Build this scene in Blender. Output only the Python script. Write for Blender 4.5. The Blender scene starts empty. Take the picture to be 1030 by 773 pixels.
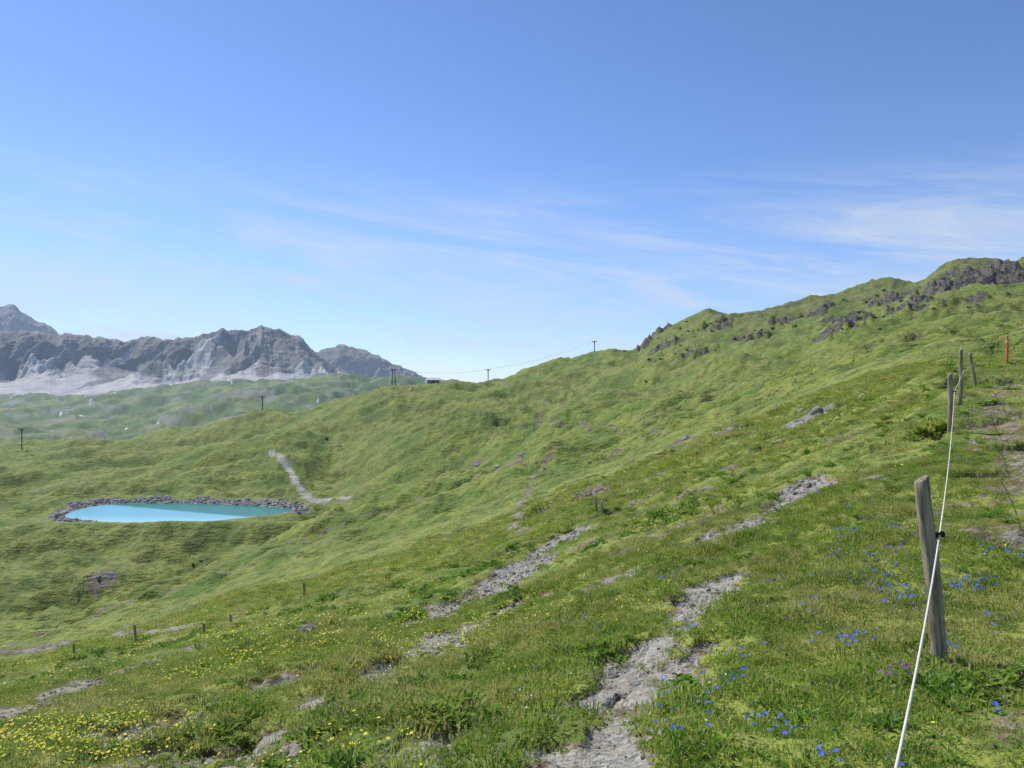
import bpy, math, random
import numpy as np
from mathutils import Vector, Matrix
random.seed(7); rng=np.random.default_rng(7)
scene=bpy.context.scene
F=749.0; CX=515.0; CY=386.5

# ---------------------------------------------------------------- helpers
def pchip(xk,yk,x):
    xk=np.asarray(xk,float); yk=np.asarray(yk,float)
    h=np.diff(xk); d=np.diff(yk)/h
    m=np.zeros_like(yk)
    for i in range(1,len(xk)-1):
        if d[i-1]*d[i]>0:
            w1=2*h[i]+h[i-1]; w2=h[i]+2*h[i-1]
            m[i]=(w1+w2)/(w1/d[i-1]+w2/d[i])
    m[0]=d[0]; m[-1]=d[-1]
    x=np.clip(x,xk[0],xk[-1])
    i=np.clip(np.searchsorted(xk,x)-1,0,len(h)-1)
    t=(x-xk[i])/h[i]
    return ((2*t**3-3*t**2+1)*yk[i]+(t**3-2*t**2+t)*h[i]*m[i]+(-2*t**3+3*t**2)*yk[i+1]+(t**3-t**2)*h[i]*m[i+1])
def sstep(a,b,x):
    t=np.clip((x-a)/(b-a),0,1); return t*t*(3-2*t)
_perm=np.random.default_rng(11).permutation(4096)
_ang=np.random.default_rng(12).random(4096)*2*np.pi
_gx=np.cos(_ang); _gy=np.sin(_ang)
def perlin(x,y,seed=0):
    x=np.asarray(x,float)+seed*17.31; y=np.asarray(y,float)-seed*9.77
    xi=np.floor(x).astype(np.int64); yi=np.floor(y).astype(np.int64)
    xf=x-xi; yf=y-yi
    u=xf*xf*xf*(xf*(xf*6-15)+10); v=yf*yf*yf*(yf*(yf*6-15)+10)
    def g(ix,iy,dx,dy):
        h=_perm[(_perm[ix&4095]+iy)&4095]
        return _gx[h]*dx+_gy[h]*dy
    a=g(xi,yi,xf,yf); b=g(xi+1,yi,xf-1,yf); c=g(xi,yi+1,xf,yf-1); d=g(xi+1,yi+1,xf-1,yf-1)
    return 1.5*((a*(1-u)+b*u)*(1-v)+(c*(1-u)+d*u)*v)
def fbm(x,y,o=4,seed=0,gain=0.5):
    s=0;a=1
    for i in range(o):
        s=s+a*perlin(x*2**i,y*2**i,seed+i*3); a*=gain
    return s

def make_grid_mesh(name,X,Y,Z,attrs,mat,wrap=False):
    n,m=X.shape
    co=np.stack([X,Y,Z],-1).reshape(-1,3).astype(np.float32)
    i=np.arange(n-1)[:,None]; j=np.arange(m-1)[None,:]
    a=(i*m+j); q=np.stack([a,a+m,a+m+1,a+1],-1).reshape(-1,4)
    me=bpy.data.meshes.new(name)
    me.vertices.add(len(co)); me.vertices.foreach_set("co",co.ravel())
    me.loops.add(q.size); me.loops.foreach_set("vertex_index",q.ravel().astype(np.int32))
    me.polygons.add(len(q)); me.polygons.foreach_set("loop_start",(np.arange(len(q))*4).astype(np.int32))
    me.polygons.foreach_set("use_smooth",np.ones(len(q),bool))
    me.update(calc_edges=True); 
    for k,v in attrs.items():
        if v.ndim==3:
            c4=np.concatenate([v,np.ones(v.shape[:2]+(1,))],-1)
            at=me.attributes.new(k,'FLOAT_COLOR','POINT'); at.data.foreach_set("color",c4.ravel().astype(np.float32))
        else:
            at=me.attributes.new(k,'FLOAT','POINT'); at.data.foreach_set("value",v.ravel().astype(np.float32))
    me.materials.append(mat)
    ob=bpy.data.objects.new(name,me); scene.collection.objects.link(ob)
    return ob

class NT:
    def __init__(s,tree): s.t=tree; s.n=tree.nodes; s.l=tree.links
    def node(s,ty,**kw):
        nd=s.n.new(ty)
        for k,v in kw.items():
            setattr(nd,k,v)
        return nd
    def set(s,sock,v):
        if isinstance(v,bpy.types.NodeSocket): s.l.new(v,sock)
        else: sock.default_value=v
    def noise(s,vec,scale,detail=4,rough=0.55,dist=0.0):
        nd=s.node('ShaderNodeTexNoise'); nd.inputs['Scale'].default_value=scale
        nd.inputs['Detail'].default_value=detail; nd.inputs['Roughness'].default_value=rough
        nd.inputs['Distortion'].default_value=dist
        if vec is not None: s.l.new(vec,nd.inputs['Vector'])
        return nd.outputs['Fac']
    def ramp(s,fac,a,b,lo=0.0,hi=1.0):
        nd=s.node('ShaderNodeMapRange'); nd.interpolation_type='SMOOTHSTEP'
        s.set(nd.inputs['Value'],fac)
        nd.inputs['From Min'].default_value=a; nd.inputs['From Max'].default_value=b
        nd.inputs['To Min'].default_value=lo; nd.inputs['To Max'].default_value=hi
        return nd.outputs['Result']
    def mix(s,fac,a,b,mode='MIX'):
        nd=s.node('ShaderNodeMix'); nd.data_type='RGBA'; nd.blend_type=mode
        s.set(nd.inputs[0],fac)
        for idx,v in ((6,a),(7,b)):
            if isinstance(v,tuple) and len(v)==3: v=(*v,1)
            s.set(nd.inputs[idx],v)
        return nd.outputs[2]
    def math(s,op,a,b=0.0,clamp=False):
        nd=s.node('ShaderNodeMath'); nd.operation=op; nd.use_clamp=clamp
        s.set(nd.inputs[0],a); s.set(nd.inputs[1],b); return nd.outputs[0]
    def attr(s,name,out='Fac'):
        nd=s.node('ShaderNodeAttribute'); nd.attribute_name=name; return nd.outputs[out]
def new_mat(name):
    m=bpy.data.materials.new(name); m.use_nodes=True
    nt=NT(m.node_tree); b=m.node_tree.nodes['Principled BSDF']; out=m.node_tree.nodes['Material Output']
    b.inputs['Roughness'].default_value=0.85; b.inputs['Specular IOR Level'].default_value=0.2
    return m,nt,b,out
def bump(nt,b,h,strength,dist):
    bp=nt.node('ShaderNodeBump'); bp.inputs['Strength'].default_value=strength; bp.inputs['Distance'].default_value=dist
    nt.l.new(h,bp.inputs['Height']); nt.l.new(bp.outputs['Normal'],b.inputs['Normal'])
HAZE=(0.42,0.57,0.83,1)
def haze(nt,b,out,fac):  # air haze painted in: bluish emission blended over the surface shader
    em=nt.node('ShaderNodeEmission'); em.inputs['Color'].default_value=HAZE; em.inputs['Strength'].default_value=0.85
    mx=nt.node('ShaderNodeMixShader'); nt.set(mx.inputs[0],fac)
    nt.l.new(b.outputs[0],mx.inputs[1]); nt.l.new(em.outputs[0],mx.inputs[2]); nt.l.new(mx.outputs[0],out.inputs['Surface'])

# ---------------------------------------------------------------- terrain height
YK=[3,6,12,25,55,110,160,210,240,270,340,430]
TAB={-100:[850,755,712,685,664,636,592,548,522,511,488,470],
0:[840,748,703,677,656,630,590,545,518,509,485,464],
100:[832,735,688,661,635,610,583,548,520,507,478,455],
200:[825,722,670,637,610,590,568,535,516,505,470,445],
300:[818,710,650,612,583,560,543,527,517,505,460,426],
400:[812,697,632,586,550,524,507,494,487,474,437,405],
500:[806,685,612,558,518,489,475,465,457,447,420,396],
560:[800,675,594,534,492,465,450,440,434,426,408,389],
620:[795,662,575,513,470,444,432,424,418,412,396,378],
700:[787,642,546,486,441,412,410,404,398,392,375,352],
800:[781,630,515,450,402,376,374,370,366,360,346,328],
900:[778,623,487,412,362,348,347,343,338,333,322,308],
960:[777,619,468,384,348,338,336,330,324,319,305,288],
1030:[777,615,455,378,340,331,329,323,317,312,298,280],
1130:[777,610,440,370,330,320,318,312,306,300,285,268]}
pxs=np.array(sorted(TAB)); TABA=np.array([TAB[p] for p in pxs],float)
CR=[(-100,462),(0,452),(60,450),(120,444),(200,432),(260,418),(330,406),(380,393),(410,387),(440,384),(480,381),(500,379),(530,371),(560,362),(600,357),(640,354),(655,343),(672,330),(700,320),(715,315),(740,318),(770,313),(800,306),(830,300),(870,291),(895,290),(915,295),(930,290),(950,277),(965,270),(985,267),(1005,269),(1015,274),(1030,267),(1130,253)]
CRx=[a for a,b in CR]; CRy=[b for a,b in CR]
CYx=[-100,200,440,500,560,700,1130]; CYy=[490,480,465,500,560,610,640]
FCx=[-100,0,50,100,150,200,250,300,350,400,450,520,1130]; FCy=[406,404,402,399,394,390,386,383,380,380,384,400,430]
U0=0.82
def column(px,Yq):
    px=float(np.clip(px,-100,1130))
    row=[float(pchip(pxs,TABA[:,k],np.array([px]))[0]) for k in range(len(YK))]
    cy=float(pchip(CYx,CYy,np.array([px]))[0]); cr=float(pchip(CRx,CRy,np.array([px]))[0])
    fc=float(np.interp(px,FCx,FCy))
    u=(px-CX)/F
    zz=[-1.66+0.02*u,-1.66+0.08*u]; yy=[0.2,1.0]
    for Y,p in zip(YK,row): yy.append(Y); zz.append((CY-p)/F*Y)
    zc=(CY-cr)/F*cy
    yy.append(cy); zz.append(zc)
    zd=(CY-(max(cr,385)+24))/F*1000; zd=min(zd,zc-25)
    yy.append(cy*1.5); zz.append(min(zd,zc-20))
    for Y,p in ((1250,max(fc,390)+58),(1800,fc+30),(2300,fc+12),(2800,fc)): yy.append(Y); zz.append((CY-p)/F*Y)
    yy.append(4300); zz.append(zz[-1]-60)
    yy.append(9000); zz.append(zz[-1]-60)
    return pchip(np.log(yy),zz,np.log(Yq))

NF=1040
us=np.linspace(-0.86,0.86,NF); th_f=np.arctan(us)
tb=th_f[-1]; th_r=np.linspace(tb,math.pi,70)[1:]
TH=np.concatenate([-th_r[::-1],th_f,th_r])
lr=np.concatenate([np.linspace(math.log(0.25),math.log(2.0),40)[:-1],np.linspace(math.log(2.0),math.log(700),860)[:-1],np.linspace(math.log(700),math.log(9000),230)])
RS=np.exp(lr)
tc=math.atan(U0)
Hh=np.zeros((len(TH),len(RS)))
for i,t in enumerate(TH):
    if abs(t)<=tc:
        Hh[i]=column(CX+F*math.tan(t),RS*math.cos(t))
zl=column(CX-F*U0,RS*math.cos(tc)); zr=column(CX+F*U0,RS*math.cos(tc))
for i,t in enumerate(TH):
    if t>tc: s=float(sstep(tc,2*math.pi-tc,t)); Hh[i]=zr*(1-s)+zl*s
    elif t<-tc: s=float(sstep(tc,2*math.pi-tc,t+2*math.pi)); Hh[i]=zr*(1-s)+zl*s
XX=np.sin(TH)[:,None]*RS[None,:]; YY=np.cos(TH)[:,None]*RS[None,:]
R=np.broadcast_to(RS[None,:],XX.shape)
def S(a,b): return sstep(a,b,R)
Z=Hh.copy()
Z+=perlin(XX/95,YY/95,1)*4.0*S(120,300)
Z+=perlin(XX/42,YY/42,2)*5.2*S(50,180)
hum=fbm(XX/17,YY/17,3,3)
Z+=hum*2.1*S(14,90)*(0.75+0.6*perlin(XX/60,YY/60,4))
Z+=(np.abs(fbm(XX/9,YY/9,2,8))-.3)*1.1*S(40,140)
Z+=fbm(XX/5,YY/5,2,6)*0.34*S(4,22)
Z+=fbm(XX/1.7,YY/1.7,2,9)*0.11*S(1.5,6)*(1-S(300,600))
Z+=fbm(XX/0.5,YY/0.5,2,12)*0.036*(1-S(30,60))
Z+=-np.abs(fbm(XX/28,YY/14,3,31))*2.2*S(60,150)*(1-S(700,900))
frn=fbm(XX/330,YY/420,4,15)
Z+=frn*30*S(800,1700)+fbm(XX/90,YY/120,3,19)*9*S(800,1500)
tn=perlin(XX/25,YY/25,21)
Z+=0.26*np.sin(Z*2*np.pi/1.5+tn*5)*S(25,60)*(1-S(300,450))*np.clip(0.5+1.5*perlin(XX/50,YY/50,22),0,1)

def gauss_bump(px,Y,amp,rx,ry,ang=0):
    x0=(px-CX)/F*Y; dx=XX-x0; dy=YY-Y; c,s=math.cos(ang),math.sin(ang)
    a=(dx*c+dy*s)/rx; b=(-dx*s+dy*c)/ry
    return amp*np.exp(-(a*a+b*b))
Z+=gauss_bump(460,305,12,30,18)
Z+=gauss_bump(400,255,-4,30,14,.2)
Z+=gauss_bump(345,335,-9,14,34,0.3)
Z+=gauss_bump(120,196,7.5,48,11)
Z+=gauss_bump(0,190,4.0,25,14)
Z+=gauss_bump(190,158,-5,11,12)
Z+=gauss_bump(80,155,-4,18,9)
Z+=gauss_bump(180,345,-7,38,10,0.1)
Z+=gauss_bump(160,395,5,50,16,0.1)
Z+=gauss_bump(20,340,3,30,14,0.1)
Z+=gauss_bump(20,130,-3.5,10,8)
Z+=gauss_bump(290,380,6.5,16,20,-.3)
Z+=gauss_bump(520,430,6,16,26,.5)
Z+=gauss_bump(600,400,-8,10,60,.6)
Z+=gauss_bump(740,420,-9,12,60,.6)
Z+=gauss_bump(860,450,-9,12,60,.5)
Z+=gauss_bump(700,330,5,14,30,.5)
dam_w=sstep(-165,-150,XX)*(1-sstep(-52,-42,XX))*sstep(90,150,YY)*(1-sstep(236,246,YY))
cap=-0.1845*YY+0.25*perlin(XX/6,YY/6,88)
over=Z-cap
Z-=dam_w*np.where(over>-1.5,np.where(over<1.5,(over+1.5)**2/6,over),0)
dam2=sstep(-165,-150,XX)*(1-sstep(-60,-48,XX))*sstep(236,246,YY)*(1-sstep(300,330,YY))
capn=-43.6+(YY-262)*0.19
Z+=dam2*np.clip(capn-Z,-60,2.5)*.6*(YY<275)

def bil(G,x,y):
    x=np.asarray(x,float); y=np.asarray(y,float)
    t=np.arctan2(x,y); l=np.log(np.clip(np.hypot(x,y),0.26,8900))
    i=np.clip(np.searchsorted(TH,t)-1,0,len(TH)-2); j=np.clip(np.searchsorted(lr,l)-1,0,len(lr)-2)
    a=(t-TH[i])/(TH[i+1]-TH[i]); b=(l-lr[j])/(lr[j+1]-lr[j])
    return (G[i,j]*(1-a)+G[i+1,j]*a)*(1-b)+(G[i,j+1]*(1-a)+G[i+1,j+1]*a)*b
YS=np.exp(np.linspace(math.log(1.2),math.log(3000),4000))
def hit(px,py,ymin=1.2):
    u=(px-CX)/F; ys=YS[YS>=ymin]; z=bil(Z,u*ys,ys); p=CY-F*z/ys
    k=np.where(p<=py)[0]
    if len(k)==0: k=[int(np.argmin(p))]
    return (u*ys[k[0]],ys[k[0]])
def crest_at(px,y0,y1):
    u=(px-CX)/F; ys=np.linspace(y0,y1,400); z=bil(Z,u*ys,ys); k=int(np.argmin(CY-F*z/ys)); return (u*ys[k],ys[k])

# lake
ZL=-43.0
LP=[(60,521),(74,514),(90,510),(110,507),(160,506.3),(220,507.5),(270,510),(300,513),(290,517),(262,520),(225,524),(190,526.5),(130,527),(90,525)]
lake=np.array([((px-CX)/F*(-ZL*F/(py-CY)),-ZL*F/(py-CY)) for px,py in LP])
for _ in range(3):
    nx=np.roll(lake,-1,0); lake=np.stack([lake*.75+nx*.25,lake*.25+nx*.75],1).reshape(-1,2)
def seg_dist(PX,PY,poly,closed=False):
    d=np.full(PX.shape,1e9); n=len(poly)
    for k in range(n if closed else n-1):
        a=poly[k]; b=poly[(k+1)%n]; ab=(b[0]-a[0],b[1]-a[1]); L=ab[0]**2+ab[1]**2+1e-12
        t=np.clip(((PX-a[0])*ab[0]+(PY-a[1])*ab[1])/L,0,1)
        d=np.minimum(d,np.hypot(PX-a[0]-t*ab[0],PY-a[1]-t*ab[1]))
    return d
def inside(PX,PY,poly):
    c=np.zeros(PX.shape,bool); n=len(poly)
    for k in range(n):
        x1,y1=poly[k]; x2,y2=poly[(k+1)%n]
        c^=((y1>PY)!=(y2>PY))&(PX<(x2-x1)*(PY-y1)/(y2-y1+1e-12)+x1)
    return c
sel=(XX>-185)&(XX<-40)&(YY>195)&(YY<310)
px_,py_=XX[sel],YY[sel]; dl=seg_dist(px_,py_,lake,True); ins=inside(px_,py_,lake)
z=Z[sel]
bank=ZL+0.7*sstep(0,2.5,dl)+np.where(py_>255,1.6*sstep(2,7,dl),0)
w=sstep(3,16,dl)
zo=bank*(1-w)+z*w
Z[sel]=np.where(ins,ZL-np.clip(dl*0.35,0.05,3),zo)
G_rip=np.zeros_like(Z); 
nb=perlin(px_/6,py_/6,5)
G_rip[sel]=np.where(ins,0.6,1-sstep(2.5,8.0,dl+nb*4))*np.where(py_<lake[:,1].mean()-4,np.where(px_<-128,.9,0.35),1.0)

G_grav=np.zeros_like(Z); G_road=np.zeros_like(Z); G_rock=np.zeros_like(Z)
def add_path(G,pts,hw,soft=None,amp=1.0,ymin=1.2,wob=0.8,carve=0.0):
    global Z
    P=np.array([hit(a,b,ymin) for a,b in pts]); 
    hwm=hw
    soft=soft or hwm*1.1
    mg=hwm*3+soft*2+1
    s=(XX>P[:,0].min()-mg)&(XX<P[:,0].max()+mg)&(YY>P[:,1].min()-mg)&(YY<P[:,1].max()+mg)
    x,y=XX[s],YY[s]; d=seg_dist(x,y,P)
    d=d+wob*hwm*(perlin(x/(hwm*2.6),y/(hwm*2.6),41)+0.7*perlin(x/(hwm*.9),y/(hwm*.9),43)+.4*perlin(x/(hwm*.35),y/(hwm*.35),44))
    m=amp*(1-sstep(hwm-soft*.5,hwm+soft*.5,d))*np.clip(1.05+.5*perlin(x/(hwm*4),y/(hwm*4),47),0,1)
    G[s]=np.maximum(G[s],m)
    if carve: Z[s]-=carve*m
    return P
def add_spot(G,px,py,rad,amp=1.0,ymin=1.2):
    x0,y0=hit(px,py,ymin)
    s=(abs(XX-x0)<rad*3)&(abs(YY-y0)<rad*3); x,y=XX[s],YY[s]
    d=np.hypot(x-x0,y-y0)/rad+0.7*fbm(x/rad*1.3,y/rad*1.3,3,51)
    G[s]=np.maximum(G[s],amp*(1-sstep(0.6,1.2,d)))
    return x0,y0
C=0.08
add_path(G_grav,[(180,800),(215,765),(250,740),(300,712),(350,688),(400,664)],0.36,carve=.14,wob=1)
add_path(G_grav,[(40,790),(80,765),(110,748),(160,726),(215,705),(275,684)],0.48,amp=.95,carve=.2,wob=1)
add_path(G_grav,[(0,722),(60,700),(110,682),(160,662),(195,650)],0.36,amp=0.75,wob=.5)
add_path(G_grav,[(425,652),(465,634),(515,610)],0.36,carve=C)
add_path(G_grav,[(440,615),(490,597),(520,575),(545,552),(568,538)],0.75,carve=0.14)
add_path(G_grav,[(540,600),(600,588),(640,572)],0.30,amp=0.8,carve=C)
add_path(G_grav,[(540,800),(590,750),(622,715),(648,682),(668,640),(700,610),(732,578)],0.30,carve=C,wob=1.1)
add_path(G_grav,[(585,702),(612,690),(628,665)],0.2,carve=C)
add_path(G_grav,[(430,765),(480,738),(560,722),(610,700)],0.13,amp=.75,carve=C*.5)
add_path(G_grav,[(735,535),(760,520),(790,503),(822,488)],0.6,carve=0.1)
add_path(G_grav,[(640,548),(690,530),(725,510)],0.36,amp=0.7,carve=C)
add_path(G_grav,[(520,540),(524,510),(535,485),(548,465),(572,452)],0.4,amp=0.68,wob=1)
add_path(G_grav,[(1060,560),(1035,500),(1015,455),(1005,425),(1008,400),(1014,380)],0.5,amp=0.62,carve=0.04,wob=1.2)
add_path(G_grav,[(390,765),(430,745),(440,735)],0.14,amp=0.8,carve=C)
add_path(G_grav,[(1000,738),(1035,722)],0.12,amp=0.55)
add_path(G_grav,[(-20,660),(60,648),(120,638),(180,632),(245,619)],1.0,amp=0.8,wob=.3)
TR=[(-30,664),(0,652),(50,633),(110,611),(180,592),(230,577),(290,545),(350,522),(420,501),(480,480),(520,467),(560,449),(600,443),(622,436)]
add_path(G_grav,TR,0.7,amp=0.66,wob=.6)
add_path(G_grav,[(618,432),(580,427),(540,423),(545,414),(568,410),(545,400),(520,394),(480,389),(448,384)],1.0,amp=0.64,ymin=130,wob=.3)
for px,py,r,a in [(815,418,1.8,.95),(780,412,1.2,.7),(600,492,1.2,.7),(700,440,2.0,.6),(735,432,1.3,.65),(665,475,1.2,.65),(480,465,4,.6),(525,460,3,.65),(100,585,3,.7),(112,580,2,.75),(345,502,4,.7),(650,500,.9,.65),(880,480,.4,.6),(760,455,.9,.65),(690,500,.6,.65),(620,455,1.5,.6),(850,440,.8,.6),(600,545,.7,.65),(740,470,.8,.65),(790,440,.9,.6)]:
    add_spot(G_grav,px,py,r,a)
add_path(G_road,[(273,455),(283,463),(290,471),(297,482),(304,494),(313,504),(330,503),(350,501)],1.5,soft=1.2,wob=.2,ymin=200)
rockspots=[(658,336,13,1),(650,345,9,.95),(664,352,9,.85),(980,275,26,1),(1000,283,24,1),(960,287,20,1),(945,294,16,.9),(1028,278,18,.95),(898,300,18,.95),(905,312,14,.85),(850,322,14,.78),(820,318,12,.75),(790,325,10,.68),(720,330,12,.64),(750,338,12,.66),(840,340,12,.68),(700,352,10,.62),(970,305,14,.75),(930,318,12,.66)]
rockpos=[]
for px,py,r,a in rockspots: rockpos.append((*add_spot(G_rock,px,py,r,a,ymin=300),r))
Z+=G_rock*(np.abs(fbm(XX/14,YY/14,4,61,.6))*6.5-1.0)
ero=sstep(0.13,0.40,fbm(XX/4.5,YY/2.0,3,71))*S(8,18)*(1-S(110,170))*sstep(0.0,0.4,perlin(XX/22,YY/22,73)+0.25)*sstep(-0.25,0.05,XX/np.maximum(R,1))
Z-=0.42*ero
G_grav=np.maximum(G_grav,ero*0.56)
G_far=S(900,1300)
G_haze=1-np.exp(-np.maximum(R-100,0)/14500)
G_olive=sstep(380,520,YY)*sstep(70,170,XX)
G_bs=0.22+0.78*S(12,90)

def lerp(a,b,t): return a+(b-a)*t[...,None]
def c3(*c): return np.array(c,float)
n_mid=fbm(XX*.06,YY*.06,4,201); n_big=fbm(XX*.012,YY*.012,3,205); n_18=fbm(XX*.17,YY*.17,4,209,.6)
col=lerp(c3(0.118,0.195,0.024),c3(0.238,0.278,0.046),sstep(-.35,.4,n_mid))
col=lerp(col,c3(0.245,0.260,0.062),sstep(-.3,.5,n_big)*.6)
col=lerp(col,c3(0.082,0.138,0.021),sstep(0.0,.55,n_18)*.65)
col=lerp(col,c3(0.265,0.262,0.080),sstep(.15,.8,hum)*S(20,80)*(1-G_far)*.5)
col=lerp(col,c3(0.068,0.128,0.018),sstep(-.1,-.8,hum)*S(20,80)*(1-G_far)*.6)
ol=lerp(c3(0.185,0.190,0.066),c3(0.085,0.118,0.030),sstep(-.2,.4,n_18))
ol=lerp(ol,c3(0.20,0.165,0.088),sstep(.1,.5,fbm(XX*.09,YY*.09,4,213,.6))*.7)
col=lerp(col,ol,G_olive*(.25+.65*sstep(-.3,.3,n_mid)))
fr=lerp(c3(0.085,0.145,0.028),c3(0.165,0.205,0.052),sstep(-.3,.3,fbm(XX*.004,YY*.004,5,217)))
fr=lerp(fr,c3(0.050,0.085,0.024),sstep(.0,.4,fbm(XX*.02,YY*.012,4,221,.6))*.65)
fr=lerp(fr,c3(0.23,0.22,0.19),sstep(.26,.5,fbm(XX*.010,YY*.007,5,225,.65))*.7)
fr=lerp(fr,c3(0.70,0.72,0.74),sstep(1.0,1.06,fbm(XX*.024+frn,YY*.012,4,229,.6))*.85)
col=lerp(col,fr,G_far)

# ---------------------------------------------------------------- terrain material
m,nt,b,out=new_mat("alpine_meadow_ground")
geo=nt.node('ShaderNodeNewGeometry'); P=geo.outputs['Position']
n_s=nt.noise(P,0.6,4,.72); n_xs=nt.noise(P,4.5,4,.72)
mp=nt.node('ShaderNodeMapping'); mp.inputs['Scale'].default_value=(0.25,0.25,1.6); nt.l.new(P,mp.inputs['Vector'])
n_terr=nt.noise(mp.outputs[0],1.0,3,.65)
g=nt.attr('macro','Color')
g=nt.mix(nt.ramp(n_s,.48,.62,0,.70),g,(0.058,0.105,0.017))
g=nt.mix(nt.ramp(n_terr,.53,.66,0,.42),g,(0.275,0.265,0.095))
g=nt.mix(nt.ramp(n_xs,.50,.66,0,.55),g,(0.070,0.112,0.020))
g=nt.mix(nt.ramp(n_xs,.46,.34,0,.45),g,(0.29,0.325,0.080))
g=nt.mix(nt.attr('far'),g,nt.attr('macro','Color'))
vor=nt.node('ShaderNodeTexVoronoi'); vor.inputs['Scale'].default_value=42; nt.l.new(P,vor.inputs['Vector'])
vor2=nt.node('ShaderNodeTexVoronoi'); vor2.inputs['Scale'].default_value=1.6; nt.l.new(P,vor2.inputs['Vector'])
sepc=nt.node('ShaderNodeSeparateColor'); nt.l.new(vor.outputs['Color'],sepc.inputs[0])
gr=nt.mix(sepc.outputs[0],(0.18,0.17,0.145),(0.40,0.38,0.335))
gr=nt.mix(nt.ramp(n_xs,.42,.64,0,.65),gr,(0.25,0.22,0.155))
soil=nt.mix(nt.ramp(n_xs,.35,.65),(0.095,0.072,0.038),(0.25,0.21,0.12))
gm=nt.math('ADD',nt.attr('gravel'),nt.math('ADD',nt.math('MULTIPLY',nt.math('SUBTRACT',n_xs,.5),1.1),nt.math('MULTIPLY',nt.math('SUBTRACT',n_s,.5),.7)))
g=nt.mix(nt.ramp(gm,.42,.52),g,soil)
g=nt.mix(nt.ramp(gm,.60,.78),g,gr)
g=nt.mix(nt.attr('road'),g,nt.mix(n_s,(0.36,0.345,0.29),(0.5,0.48,0.41)))
rk=nt.mix(nt.ramp(n_s,.36,.64),(0.040,0.038,0.031),(0.165,0.15,0.118))
rm=nt.math('ADD',nt.attr('rock'),nt.math('MULTIPLY',nt.math('SUBTRACT',nt.noise(P,.12,6,.75),.5),2.2))
g=nt.mix(nt.ramp(rm,.50,.62),g,rk)
rp=nt.node('ShaderNodeSeparateColor'); nt.l.new(vor2.outputs['Color'],rp.inputs[0])
g=nt.mix(nt.ramp(nt.math('ADD',nt.attr('riprap'),nt.math('MULTIPLY',nt.math('SUBTRACT',n_s,.5),.9)),.45,.55),g,nt.mix(rp.outputs[0],(0.09,0.09,0.085),(0.32,0.32,0.30)))
nt.l.new(g,b.inputs['Base Color'])
hsum=nt.math('ADD',nt.math('MULTIPLY',n_s,1.4),nt.math('MULTIPLY',n_terr,1.0))
hsum=nt.math('ADD',nt.math('MULTIPLY',hsum,nt.attr('bumpscale')),nt.math('MULTIPLY',n_xs,.14))
bump(nt,b,hsum,1.0,0.7)
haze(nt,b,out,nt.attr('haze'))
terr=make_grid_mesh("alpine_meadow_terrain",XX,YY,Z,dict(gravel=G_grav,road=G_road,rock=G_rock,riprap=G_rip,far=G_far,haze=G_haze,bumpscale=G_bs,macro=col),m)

# ---------------------------------------------------------------- mountains
def mountain_mat(name,hz):
    m,nt,b,out=new_mat(name)
    geo=nt.node('ShaderNodeNewGeometry'); P=geo.outputs['Position']
    s=nt.node('ShaderNodeMapping'); s.inputs['Scale'].default_value=(0.012,0.006,0.004); nt.l.new(P,s.inputs['Vector'])
    a=nt.noise(s.outputs[0],1.0,6,.68)
    s2=nt.node('ShaderNodeMapping'); s2.inputs['Scale'].default_value=(0.003,0.003,0.025); s2.inputs['Rotation'].default_value=(.25,.3,0); nt.l.new(P,s2.inputs['Vector'])
    c=nt.noise(s2.outputs[0],1.0,5,.65,.3)
    rock=nt.mix(nt.ramp(a,.38,.62),(0.095,0.085,0.078),(0.25,0.23,0.205))
    rock=nt.mix(nt.ramp(c,.48,.60,0,.7),rock,(0.155,0.14,0.125))
    scree=nt.mix(nt.ramp(a,.35,.65),(0.33,0.31,0.285),(0.50,0.475,0.44))
    f=nt.math('ADD',nt.attr('scree'),nt.math('MULTIPLY',nt.math('SUBTRACT',a,.5),.9))
    col=nt.mix(nt.ramp(f,.40,.60),rock,scree)
    gf=nt.math('ADD',nt.attr('turf'),nt.math('MULTIPLY',nt.math('SUBTRACT',c,.5),1.2))
    col=nt.mix(nt.ramp(gf,.5,.6),col,(0.15,0.19,0.08))
    sn=nt.math('ADD',nt.attr('snow'),nt.math('MULTIPLY',nt.math('SUBTRACT',a,.5),1.0))
    col=nt.mix(nt.ramp(sn,.69,.72),col,(0.80,0.82,0.85))
    nt.l.new(col,b.inputs['Base Color'])
    bump(nt,b,nt.math('ADD',a,c),.6,20)
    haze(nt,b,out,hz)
    return m
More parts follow.
